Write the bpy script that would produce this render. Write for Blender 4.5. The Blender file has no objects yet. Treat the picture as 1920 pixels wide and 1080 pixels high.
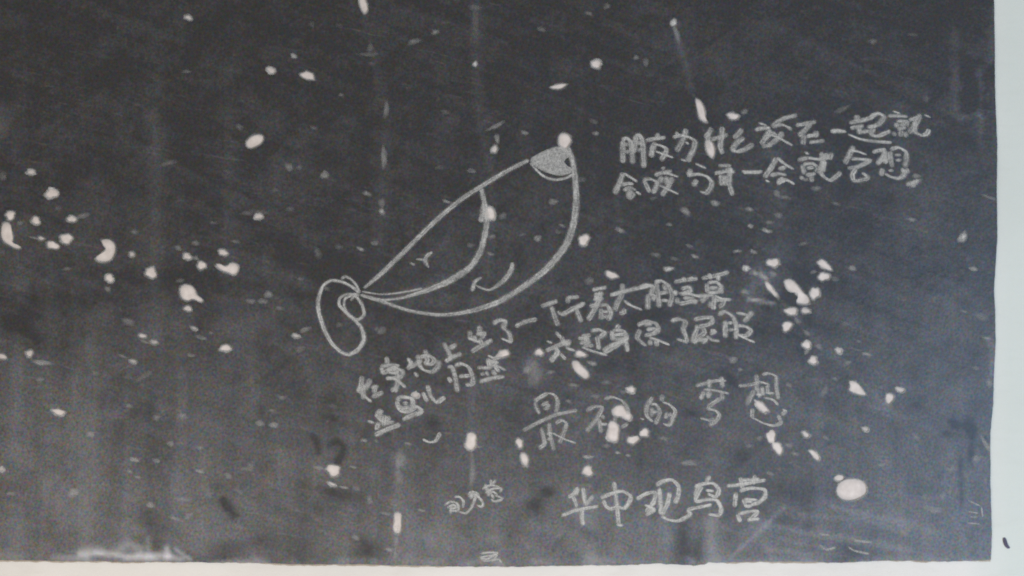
import bpy, math, random
import numpy as np
from mathutils import Vector
from mathutils.geometry import delaunay_2d_cdt

random.seed(7); rng = np.random.default_rng(7)
scene = bpy.context.scene
col = scene.collection

# ------------------------------------------------------------------ camera, light, exposure
MM = 0.001
PX = 1.0 / 1200.0            # one metre of wall spans 1200 photo pixels
ZC = 1.30                    # height of the picture centre above the floor
BOARD = 0.003                # the board's painted face stands 3 mm proud of the wall
DIST = 2.0

cam_data = bpy.data.cameras.new("camera")
cam = bpy.data.objects.new("camera", cam_data); col.objects.link(cam)
cam.location = (0, -(DIST + BOARD), ZC)
cam.rotation_euler = (math.radians(90), 0, 0)
cam_data.sensor_width = 36
cam_data.lens = 36 * DIST / 1.6
cam_data.clip_start = 0.05; cam_data.clip_end = 100
cam_data.dof.use_dof = True
cam_data.dof.focus_distance = DIST * 1.115
cam_data.dof.aperture_fstop = 2.2
scene.camera = cam

w = bpy.data.worlds.new("World"); scene.world = w; w.use_nodes = True
bg = w.node_tree.nodes["Background"]
bg.inputs[0].default_value = (1.0, 0.93, 0.845, 1); bg.inputs[1].default_value = 0.50

def area(name, loc, target, size, power, color):
    d = bpy.data.lights.new(name, 'AREA'); d.shape = 'RECTANGLE'
    d.size, d.size_y = size; d.energy = power; d.color = color
    o = bpy.data.objects.new(name, d); col.objects.link(o)
    o.location = loc
    o.rotation_euler = (Vector(target) - Vector(loc)).to_track_quat('-Z', 'Y').to_euler()
    return o
# daylight from a doorway to the right of the board, and weak light returned by the room from low down
area("doorway_light", (2.45, -3.1, 0.25), (0.75, 0, 0.95), (1.2, 1.6), 90, (0.36, 0.62, 1.0))
area("room_light", (-0.35, -1.5, 0.15), (-0.2, 0, 0.95), (2.4, .9), 15, (1.0, 0.885, 0.775))

scene.view_settings.view_transform = 'Standard'
scene.view_settings.look = 'None'
scene.view_settings.exposure = 0; scene.view_settings.gamma = 1
scene.view_settings.use_curve_mapping = False
scene.cycles.transparent_max_bounces = 64
scene.cycles.max_bounces = 6

# ------------------------------------------------------------------ helpers
def P(px, py, d=BOARD):
    return ((px - 960) * PX, -d, (540 - py) * PX + ZC)

def mesh_obj(name, verts, faces, mat=None, parent=None, smooth=False):
    me = bpy.data.meshes.new(name); me.from_pydata(verts, [], faces); me.update()
    if mat: me.materials.append(mat)
    if smooth: me.polygons.foreach_set("use_smooth", [True] * len(me.polygons))
    o = bpy.data.objects.new(name, me); col.objects.link(o)
    if parent: o.parent = parent
    return o

def empty(name, label, cat, group=None, at=None):
    o = bpy.data.objects.new(name, None); col.objects.link(o)
    o.empty_display_size = .02
    o['label'] = label; o['category'] = cat
    if group: o['group'] = group
    return o

class NT:
    def __init__(s, name):
        s.m = bpy.data.materials.new(name); s.m.use_nodes = True
        s.t = s.m.node_tree; s.t.nodes.clear()
        s.out = s.t.nodes.new('ShaderNodeOutputMaterial')
    def n(s, kind, ins=None, **kw):
        nd = s.t.nodes.new(kind)
        for k, v in kw.items(): setattr(nd, k, v)
        for k, v in (ins or {}).items():
            if hasattr(v, 'links'): s.t.links.new(v, nd.inputs[k])
            else: nd.inputs[k].default_value = v
        return nd
    def math(s, op, a, b=0.0, c=0.0, clamp=False):
        return s.n('ShaderNodeMath', {0: a, 1: b, 2: c}, operation=op, use_clamp=clamp).outputs[0]
    def rng(s, v, a, b, c, d, interp='LINEAR'):
        return s.n('ShaderNodeMapRange', {0: v, 1: a, 2: b, 3: c, 4: d}, interpolation_type=interp).outputs[0]
    def noise(s, vec, scale, detail=3.0, rough=0.5, dist=0.0):
        return s.n('ShaderNodeTexNoise', {'Vector': vec, 'Scale': scale, 'Detail': detail, 'Roughness': rough, 'Distortion': dist})
    def mapping(s, vec, scale=(1, 1, 1), rot=(0, 0, 0), loc=(0, 0, 0)):
        return s.n('ShaderNodeMapping', {'Vector': vec, 'Scale': scale, 'Rotation': rot, 'Location': loc}).outputs[0]
    def mix(s, f, a, b, mode='MIX'):
        nd = s.n('ShaderNodeMix', data_type='RGBA', blend_type=mode)
        for idx, v in ((0, f), (6, a), (7, b)):
            if hasattr(v, 'links'): s.t.links.new(v, nd.inputs[idx])
            else: nd.inputs[idx].default_value = v
        return nd.outputs[2]

# ------------------------------------------------------------------ materials
def m_board():
    s = NT('worn_black_paint')
    pos = s.n('ShaderNodeNewGeometry').outputs['Position']
    dust = s.n('ShaderNodeAttribute', attribute_name='dust').outputs['Fac']
    big = s.noise(pos, 3.4, 5, .6).outputs[0]
    mid = s.noise(pos, 13, 6, .66, .8).outputs[0]
    vert = s.noise(s.mapping(pos, (1, 1, .05)), 34, 5, .6).outputs[0]         # long downward wipes
    diag = s.noise(s.mapping(s.mapping(pos, rot=(0, math.radians(-22), 0)), (.10, 1, 1)), 42, 4, .6, .8).outputs[0]
    diag2 = s.noise(s.mapping(s.mapping(pos, rot=(0, math.radians(35), 0)), (.14, 1, 1)), 30, 4, .6, .8).outputs[0]   # slanting wipes of the duster
    wipe = s.noise(pos, 2.1, 2, .5).outputs[0]
    fine = s.noise(pos, 150, 4, .75).outputs[0]
    scr = s.noise(s.mapping(s.mapping(pos, rot=(0, math.radians(-12), 0)), (.13, 1, 1)), 150, 3, .6, .5).outputs[0]   # short scratches
    scr = s.rng(scr, .60, .78, 0, 1)
    patch = s.rng(s.noise(pos, 4.5, 3, .6).outputs[0], .42, .62, .1, 1)
    vert2 = s.rng(s.noise(s.mapping(pos, (1, 1, .12), loc=(3, 0, 5)), 15, 4, .55).outputs[0], .35, .65, -1, 1)
    speck = s.rng(s.noise(pos, 95, 2, .6).outputs[0], .69, .80, 0, 1)
    d = s.math('MULTIPLY_ADD', s.math('SUBTRACT', big, .5), s.rng(dust, 0, .12, .07, .22), dust)
    d = s.math('MULTIPLY_ADD', s.math('SUBTRACT', mid, .5), s.rng(dust, 0, .12, .08, .20), d)
    d = s.math('MULTIPLY_ADD', s.math('SUBTRACT', vert, .5), s.math('MULTIPLY', s.rng(dust, 0, .15, .34, 1.15), .12), d)
    d = s.math('MULTIPLY_ADD', s.math('MULTIPLY', s.math('SUBTRACT', diag, .5), wipe), .17, d)
    d = s.math('MULTIPLY_ADD', s.math('MULTIPLY', s.math('SUBTRACT', diag2, .5), s.math('SUBTRACT', 1.0, wipe)), .14, d)
    d = s.math('MULTIPLY_ADD', s.math('SUBTRACT', fine, .5), .10, d)
    d = s.math('MULTIPLY_ADD', s.math('MULTIPLY', scr, patch), .085, d)
    d = s.math('MULTIPLY_ADD', vert2, s.rng(dust, .04, .15, 0, .024), d)
    d = s.math('MULTIPLY_ADD', speck, .04, d)
    d = s.math('MAXIMUM', d, 0.0)
    base = s.mix(d, (.0290, .0275, .0282, 1), (.60, .575, .56, 1))
    grain = s.noise(pos, 250, 2, .75).outputs['Color']          # tiny differences of tint in the gritty paint
    gm = s.n('ShaderNodeVectorMath', {0: grain, 1: (3.3, 2.9, 3.3), 2: (-.65, -.45, -.65)}, operation='MULTIPLY_ADD').outputs[0]
    g2 = s.mix(s.rng(d, .15, .40, 1, .25), base, gm, 'MULTIPLY')
    h = s.math('ADD', s.math('MULTIPLY', s.noise(pos, 210, 4, .6).outputs[0], .5), s.math('MULTIPLY', mid, 1.4))
    bump = s.n('ShaderNodeBump', {'Height': h, 'Strength': .45, 'Distance': .0012}).outputs[0]
    b = s.n('ShaderNodeBsdfPrincipled', {'Base Color': g2, 'Roughness': s.rng(d, 0, .3, .44, .52), 'Specular IOR Level': .46, 'Normal': bump})
    s.t.links.new(b.outputs[0], s.out.inputs[0]); return s.m

def m_wall():
    s = NT('whitewashed_plaster')
    pos = s.n('ShaderNodeNewGeometry').outputs['Position']
    a = s.noise(pos, 5, 5, .6).outputs[0]
    st = s.noise(s.mapping(pos, (.25, 1, 1)), 60, 4, .6).outputs[0]
    f = s.noise(pos, 420, 3, .7).outputs['Color']
    c = s.mix(s.rng(a, .35, .7, 0, 1), (.80, .745, .66, 1), (.735, .685, .605, 1))
    c = s.mix(s.rng(st, .5, .78, 0, .4), c, (.66, .60, .52, 1))
    c = s.mix(s.rng(s.n('ShaderNodeSeparateXYZ', {0: pos}).outputs[0], .70, .78, 0, .6), c, (.61, .645, .55, 1))   # greenish lens shading painted into the wall colour of the strip beside the board
    c = s.mix(.10, c, f, 'OVERLAY')
    h = s.math('ADD', s.noise(pos, 28, 5, .6).outputs[0], s.math('MULTIPLY', s.noise(pos, 260, 3, .6).outputs[0], .3))
    bump = s.n('ShaderNodeBump', {'Height': h, 'Strength': .35, 'Distance': .002}).outputs[0]
    b = s.n('ShaderNodeBsdfPrincipled', {'Base Color': c, 'Roughness': .85, 'Specular IOR Level': .2, 'Normal': bump})
    s.t.links.new(b.outputs[0], s.out.inputs[0]); return s.m

def m_plaster():
    s = NT('bare_plaster')
    pos = s.n('ShaderNodeNewGeometry').outputs['Position']
    a = s.noise(pos, 70, 4, .6).outputs[0]
    wear = s.n('ShaderNodeAttribute', attribute_name='wear').outputs['Fac']
    c = s.mix(s.rng(a, .35, .65, 0, 1), (.77, .67, .59, 1), (.63, .54, .47, 1))
    c = s.mix(wear, c, (.34, .32, .29, 1))
    bump = s.n('ShaderNodeBump', {'Height': s.noise(pos, 300, 4, .6).outputs[0], 'Strength': .4, 'Distance': .001}).outputs[0]
    b = s.n('ShaderNodeBsdfPrincipled', {'Base Color': c, 'Roughness': .95, 'Specular IOR Level': .1, 'Normal': bump})
    s.t.links.new(b.outputs[0], s.out.inputs[0]); return s.m

def m_chalk():
    s = NT('white_chalk')
    pos = s.n('ShaderNodeNewGeometry').outputs['Position']
    uv = s.n('ShaderNodeUVMap', uv_map='stroke').outputs[0]
    press = s.n('ShaderNodeAttribute', attribute_name='press').outputs['Fac']
    sep = s.n('ShaderNodeSeparateXYZ', {0: uv})
    v = s.math('ABSOLUTE', s.math('SUBTRACT', sep.outputs[1], .5))
    edge = s.rng(v, .25, .5, 1, .0, 'SMOOTHSTEP')
    rim = s.rng(v, .12, .38, .93, 1.03)
    stri = s.rng(s.noise(s.mapping(uv, (.030, 4.6, 1)), 1.0, 3, .65).outputs[0], .34, .66, .40, 1.38)
    grain = s.rng(s.noise(pos, 560, 3, .75).outputs[0], .33, .67, .50, 1.45)
    drag = s.rng(s.noise(s.mapping(uv, (.30, .6, 1)), 1.0, 2, .6).outputs[0], .3, .7, .80, 1.18)
    al = s.math('MULTIPLY', s.math('MULTIPLY', press, 1.42), edge)
    skip = s.rng(s.noise(pos, 200, 3, .7).outputs[0], .34, .60, .72, 1.10)
    for k in (rim, stri, grain, drag, skip): al = s.math('MULTIPLY', al, k)
    al = s.math('MINIMUM', al, .93)
    d = s.n('ShaderNodeBsdfDiffuse', {'Color': (.70, .675, .62, 1), 'Roughness': 1.0})
    t = s.n('ShaderNodeBsdfTransparent')
    mx = s.n('ShaderNodeMixShader', {0: al, 1: t.outputs[0], 2: d.outputs[0]})
    s.t.links.new(mx.outputs[0], s.out.inputs[0]); return s.m

def m_dirt():
    s = NT('dark_grime')
    pos = s.n('ShaderNodeNewGeometry').outputs['Position']
    c = s.mix(s.noise(pos, 180, 3, .6).outputs[0], (.05, .045, .075, 1), (.17, .15, .2, 1))
    b = s.n('ShaderNodeBsdfPrincipled', {'Base Color': c, 'Roughness': .9})
    s.t.links.new(b.outputs[0], s.out.inputs[0]); return s.m

BLACK, WALL, PLASTER, CHALK, DIRT = m_board(), m_wall(), m_plaster(), m_chalk(), m_dirt()

# ------------------------------------------------------------------ shapes of the flaked places
def blob(cx, cy, L, W, ang=0, jit=.09, n=None):
    n = n or max(10, int((L + W) * .55))
    a = math.radians(ang); ph = [random.uniform(0, 6.28) for _ in range(3)]
    out = []
    for k in range(n):
        t = 2 * math.pi * k / n
        r = 1 + random.uniform(-.05, .05) + jit * math.sin(2 * t + ph[0]) + jit * .8 * math.sin(3 * t + ph[1]) + jit * .5 * math.sin(5 * t + ph[2])
        x = L / 2 * r * math.cos(t); y = W / 2 * r * math.sin(t)
        out.append((cx + x * math.cos(a) - y * math.sin(a), cy + x * math.sin(a) + y * math.cos(a)))
    return out

def smooth_poly(pts, it=2):
    for _ in range(it):
        q = []
        for i in range(len(pts)):
            a, b = pts[i], pts[(i + 1) % len(pts)]
            q += [(a[0] * .75 + b[0] * .25, a[1] * .75 + b[1] * .25), (a[0] * .25 + b[0] * .75, a[1] * .25 + b[1] * .75)]
        pts = q
    return pts

CH = [  # centre x, y, length, width, tilt (photo pixels, degrees; positive leans down to the right)
 (353,33,13,9,30),(508,132,15,12,20),(577,142,27,14,25),
 (1118,120,20,14,15),(1048,162,30,9,-15),(1375,218,20,13,10),
 (58,323,17,9,10),(97,363,22,19,0),(19,404,18,15,0),(67,414,16,14,10),(134,411,17,11,20),
 (77,447,14,6,15),(99,460,22,15,20),(124,448,25,16,5),(283,512,22,18,10),(205,522,15,15,0),
 (351,481,16,11,10),(378,498,18,13,20),(418,474,17,11,5),(247,477,11,8,10),(485,406,15,11,0),
 (352,579,14,11,10),(364,616,11,6,15),(423,653,18,13,5),(267,630,17,7,15),(289,642,14,7,15),(249,678,15,6,20),
 (55,663,14,11,10),(4,669,16,10,15),(110,773,24,11,5),(2,880,10,9,0),(625,882,28,19,10),(622,908,17,5,20),
 (974,831,13,17,-20),(1102,884,20,17,0),(1187,825,22,15,0),(1208,812,19,14,0),
 (1183,731,18,10,10),(1147,516,22,13,15),(1011,661,14,14,0),(1061,643,14,9,20),(1089,664,22,10,20),
 (943,664,22,14,-20),(779,741,13,11,0),
 (1450,493,22,16,10),(1546,497,28,14,28),(1545,519,20,16,0),(1528,550,18,22,-10),(1484,584,23,14,15),(1511,583,17,10,22),
 (1476,612,19,17,0),(1513,647,15,15,0),(1525,676,17,13,5),(1573,658,14,9,22),(1668,747,17,17,0),(1688,731,16,9,12),
 (1623,805,12,8,15),(1446,819,19,23,-10),(1458,840,24,17,58),(1511,815,14,10,40),
 (1095,450,19,20,20),(1428,763,36,11,42),(555,630,13,7,15),(927,280,11,14,0),
]
CHP = [smooth_poly(p, 1) for p in (
 [(460,272),(464,262),(474,254),(488,252),(495,257),(491,268),(480,275),(468,279)],
 [(672,-12),(683,-12),(685,0),(689,10),(690,20),(684,26),(678,20),(674,8)],
 [(1303,185),(1312,187),(1318,195),(1322,208),(1323,220),(1328,229),(1320,229),(1311,222),(1308,208)],
 [(1048,253),(1058,249),(1068,254),(1072,265),(1066,273),(1062,280),(1053,279),(1047,268)],
 [(1323,262),(1332,263),(1338,270),(1341,284),(1339,294),(1335,297),(1328,290),(1323,276)],
 [(3,421),(10,417),(20,420),(22,432),(25,447),(22,455),(38,461),(40,466),(30,467),(17,460),(5,452),(1,440)],
 [(188,450),(203,448),(212,454),(217,464),(214,478),(208,488),(196,492),(183,490),(178,485),(184,478),(194,472),(199,467),(192,459)],
 [(405,495),(414,495),(424,501),(432,493),(444,495),(448,503),(445,512),(437,517),(428,511),(418,509),(407,502)],
 [(336,545),(342,535),(354,534),(365,541),(368,553),(379,560),(381,566),(374,567),(362,560),(352,565),(340,560)],
 [(876,813),(886,811),(894,818),(892,828),(893,836),(886,845),(878,844),(871,836),(875,826)],
 [(738,964),(745,961),(753,964),(752,976),(753,990),(749,1002),(740,1000),(736,990),(740,977)],
 [(976,850),(986,851),(991,860),(990,870),(987,876),(980,869),(976,860)],
 [(1072,678),(1083,677),(1091,687),(1103,697),(1105,707),(1098,712),(1087,704),(1075,693)],
 [(1148,769),(1156,761),(1168,760),(1173,770),(1180,774),(1185,780),(1182,790),(1173,787),(1166,781),(1156,782),(1149,777)],
 [(1141,794),(1148,789),(1157,794),(1161,802),(1160,812),(1159,828),(1148,829),(1137,823),(1137,816),(1141,808)],
 [(1470,526),(1480,523),(1490,528),(1498,538),(1506,549),(1516,556),(1519,567),(1514,571),(1500,570),(1492,567),(1497,556),(1493,549),(1483,549),(1474,541)],
 [(1434,530),(1440,529),(1447,536),(1452,545),(1458,550),(1459,557),(1452,556),(1447,549),(1438,542)],
 [(1591,715),(1602,714),(1614,724),(1621,734),(1626,742),(1613,741),(1601,737),(1591,732),(1595,724)],
 [(1515,845),(1524,844),(1533,851),(1538,859),(1535,865),(1527,860),(1521,851)],
 [(1562,897),(1571,890),(1582,892),(1583,899),(1572,904)],
 [(1568,918),(1574,905),(1586,899),(1602,898),(1616,901),(1625,910),(1625,926),(1612,934),(1597,939),(1582,938),(1571,930)],
 [(907,394),(915,387),(924,390),(929,402),(927,413),(916,412),(907,408)],
 [(740,988),(750,988),(751,1001),(741,1001)],
)]
HOLES = [blob(*c, jit=.13) for c in CH] + CHP

# faint scuffs where the paint is only rubbed through: x, y, length, width, tilt, strength
SC = [
 (1805,445,16,19,20,1.1),(1253,504,20,10,5,1.0),(1399,503,18,10,5,1.15),(1263,42,13,13,0,1.0),(891,120,10,10,0,.9),(551,105,12,9,20,.8),
 (350,134,16,7,-5,.30),(449,238,16,10,20,.30),(777,78,30,9,-20,.26),(816,60,15,10,0,.30),(930,236,32,8,-25,.36),(932,260,10,18,0,.38),
 (835,210,16,9,20,.2),(585,46,14,9,20,.14),(636,48,12,8,20,.14),(588,240,14,6,25,.2),(724,205,9,34,4,.27),(694,90,12,16,0,.18),(640,178,12,6,20,.14),
 (690,102,30,8,0,.16),(1015,55,16,9,20,.22),(1138,12,14,10,0,.2),(1104,25,14,8,20,.2),(1193,108,12,8,0,.2),(1211,116,12,14,0,.2),
 (1268,62,10,36,-15,.34),(1396,210,15,10,-5,.38),(984,249,14,8,20,.42),(1117,250,15,7,10,.34),(1114,228,18,8,30,.2),(1637,78,15,9,0,.3),(1712,65,18,6,0,.2),
 (1579,205,30,9,-30,.22),(1736,185,12,12,0,.2),(5,330,16,14,0,.3),(315,306,28,9,-18,.34),(427,322,16,7,20,.18),(252,435,15,9,15,.4),(155,405,28,9,-20,.42),
 (109,391,12,8,0,.16),(400,418,16,7,10,.2),(442,453,16,6,10,.26),(463,400,22,8,10,.18),(38,418,12,7,10,.22),(334,465,13,8,15,.42),(367,484,16,7,20,.4),
 (126,504,16,8,0,.2),(338,526,14,8,0,.2),(367,456,14,10,0,.2),(64,446,18,5,15,.24),(377,633,22,7,10,.24),(396,624,12,5,20,.22),(240,603,26,12,10,.24),
 (202,542,14,8,15,.3),(272,641,20,5,20,.34),(78,680,32,10,10,.5),(76,711,18,8,0,.26),(293,783,16,10,15,.34),(342,780,18,11,0,.34),(242,761,16,7,20,.24),
 (270,705,36,8,-36,.22),(358,666,15,6,15,.38),(178,700,14,7,0,.22),(470,565,22,9,10,.26),(230,668,18,5,20,.24),
 (170,814,18,9,0,.34),(252,862,22,7,10,.5),(293,864,14,8,20,.48),(243,884,15,6,15,.38),(258,895,14,6,10,.28),(320,832,16,9,15,.32),(375,884,18,7,10,.46),
 (428,892,14,9,20,.46),(375,840,18,6,10,.28),(138,924,22,14,0,.36),(282,947,18,9,20,.38),(20,926,20,7,10,.24),(390,925,14,14,0,.24),(450,922,16,8,20,.22),
 (330,973,28,5,20,.32),(354,966,16,9,-30,.4),(345,936,34,9,-5,.24),(470,875,16,14,0,.22),(463,880,26,6,15,.2),
 (542,313,13,16,-20,.36),(561,314,12,8,0,.22),(609,328,18,13,15,.48),(688,363,16,9,20,.42),(485,397,30,9,10,.24),(544,392,16,10,10,.22),(515,356,14,8,0,.16),
 (596,475,15,18,-20,.26),(635,463,16,8,10,.24),(676,467,15,7,22,.5),(703,456,16,7,0,.28),(716,380,13,14,0,.30),(716,397,13,12,0,.46),(720,295,11,34,3,.30),
 (838,378,18,6,18,.32),(884,320,15,8,15,.36),(823,314,14,9,0,.22),(943,405,15,13,0,.32),(882,460,14,8,15,.26),(922,444,16,9,0,.24),(920,476,14,6,10,.26),(610,540,16,9,20,.22),
 (563,523,14,7,20,.2),(562,655,20,10,-15,.2),(503,552,17,12,25,.5),(493,565,18,10,15,.46),(524,578,18,8,10,.26),(572,618,20,10,-25,.32),(716,620,16,13,0,.26),(636,609,13,8,0,.2),
 (528,745,15,9,15,.34),(488,794,16,12,0,.40),(513,797,16,11,12,.52),(625,762,18,7,20,.2),(510,770,14,7,0,.22),(706,617,10,8,0,.14),
 (645,914,18,5,16,.38),(597,877,20,7,12,.32),(693,937,10,18,-22,.30),(667,1008,15,9,12,.44),(723,963,20,6,12,.46),(730,1031,18,7,15,.52),(683,826,15,6,15,.40),(705,827,10,5,10,.3),
 (765,832,14,6,15,.36),(790,957,16,6,15,.34),(750,865,20,36,0,.24),(748,895,12,30,0,.18),(663,876,12,5,20,.3),(898,838,10,4,0,.3),(668,916,14,7,0,.24),
 (742,1015,9,26,0,.30),(741,1042,9,22,0,.32),(885,885,12,60,0,.16),(888,890,12,20,0,.16),
 (1102,857,22,7,8,.46),(1158,849,12,5,10,.40),(1178,854,12,5,10,.36),(1292,868,28,10,8,.36),(1245,822,16,8,15,.3),(1137,836,14,8,10,.28),(1404,836,14,6,0,.3),(1424,822,14,9,0,.3),
 (985,872,12,12,20,.42),(1117,743,16,7,12,.40),(1075,722,20,7,8,.44),(1066,753,14,7,15,.3),(1110,681,19,8,10,.46),(1137,717,20,8,10,.22),(1032,698,16,9,0,.3),(1000,700,30,44,0,.22),
 (988,694,16,14,0,.26),(1105,526,18,12,0,.24),(1375,675,17,11,0,.50),(1397,547,15,8,8,.44),(1388,693,12,6,0,.3),(1415,562,26,6,4,.48),(1449,514,15,10,0,.34),(1416,512,12,7,25,.5),
 (1456,553,9,20,-30,.42),(1432,519,20,9,35,.44),(1495,601,18,8,45,.34),(1513,625,14,9,40,.28),(1512,660,10,10,0,.3),(1535,650,14,9,40,.2),(1413,472,16,7,15,.34),(1382,471,16,6,0,.38),(1407,424,14,7,10,.38),
 (1435,432,16,7,15,.44),(1303,481,16,6,15,.38),(1292,461,14,7,10,.26),(1264,485,14,7,10,.26),(1230,478,20,9,10,.26),(1255,421,14,6,10,.36),(1163,432,18,10,20,.38),(1285,396,20,13,30,.32),
 (1341,381,20,9,12,.44),(1405,392,14,8,12,.32),(1037,378,16,12,0,.32),(1008,447,14,13,0,.34),(1054,423,12,6,20,.3),(1046,435,12,7,10,.22),(979,440,14,7,0,.24),(1090,337,17,10,0,.36),(1225,372,14,7,0,.2),
 (1530,353,18,11,0,.32),(1457,363,16,10,35,.38),(1472,370,20,8,5,.32),(1460,404,16,12,0,.3),(1442,434,12,7,0,.4),(1443,417,14,8,0,.3),(1525,510,14,6,0,.3),(1565,523,18,8,20,.26),
 (1567,382,18,7,10,.2),(1710,412,16,8,0,.28),(1598,503,16,9,0,.3),(1825,504,18,7,5,.44),(1718,330,14,9,0,.4),(1716,343,30,9,-30,.5),(1506,457,18,7,-20,.2),(1855,370,28,6,20,.24),
 (1625,664,18,6,15,.48),(1605,655,24,4,15,.26),(1590,680,14,9,0,.26),(1585,607,16,7,15,.2),(1565,710,14,6,15,.3),(1479,722,14,7,40,.3),(1545,735,12,22,25,.26),(1840,594,26,12,10,.24),
 (1829,690,12,8,20,.26),(1855,718,12,16,0,.34),(1850,634,16,5,10,.4),(1808,584,12,5,20,.3),(1478,835,14,9,10,.34),(1490,851,16,7,10,.36),(1482,868,4,4,0,.3),(1444,888,16,7,12,.36),(1718,820,16,8,10,.36),(1652,872,14,7,0,.3),
 (1548,821,14,6,20,.34),(1782,880,20,7,5,.36),(1735,863,14,6,0,.24),(1460,880,12,5,15,.22),(1735,932,14,12,20,.36),(1768,930,12,14,0,.42),(1750,955,40,14,10,.28),(1848,832,9,28,-30,.40),(1830,860,18,14,0,.3),
 (890,14,24,10,0,.16),(892,40,10,60,0,.10),(1105,910,14,6,15,.2),(930,1010,40,22,0,.16),(1010,835,14,6,0,.2),(1610,640,14,5,20,.26),(1170,735,14,8,0,.2),(1048,1005,26,9,-30,.14),
]

# ------------------------------------------------------------------ wall
def make_wall():
    xs = np.arange(-420, 2360, 20.0); ys = np.arange(-420, 1560, 20.0)
    X, Y = np.meshgrid(xs, ys)
    D = .00045 * np.sin(X * .021 + 1.3 * np.sin(Y * .013)) + .00035 * np.sin(Y * .031 + X * .007) - .0006
    v = [P(x, y, d) for x, y, d in zip(X.ravel(), Y.ravel(), D.ravel())]
    nx, ny = len(xs), len(ys)
    f = [(j * nx + i, (j + 1) * nx + i, (j + 1) * nx + i + 1, j * nx + i + 1) for j in range(ny - 1) for i in range(nx - 1)]
    o = mesh_obj('wall', v, f, WALL, smooth=True)
    o['kind'] = 'structure'
make_wall()

# ------------------------------------------------------------------ blackboard
board = empty('blackboard', 'large worn blackboard in a whitewashed wall, flaked and dusty with chalk', 'blackboard')

def inside(px, py, poly):
    c = np.zeros(px.shape, bool); n = len(poly)
    for i in range(n):
        x1, y1 = poly[i]; x2, y2 = poly[(i + 1) % n]
        if y1 == y2: continue
        k = ((y1 > py) != (y2 > py)) & (px < (x2 - x1) * (py - y1) / (y2 - y1) + x1)
        c ^= k
    return c

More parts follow.
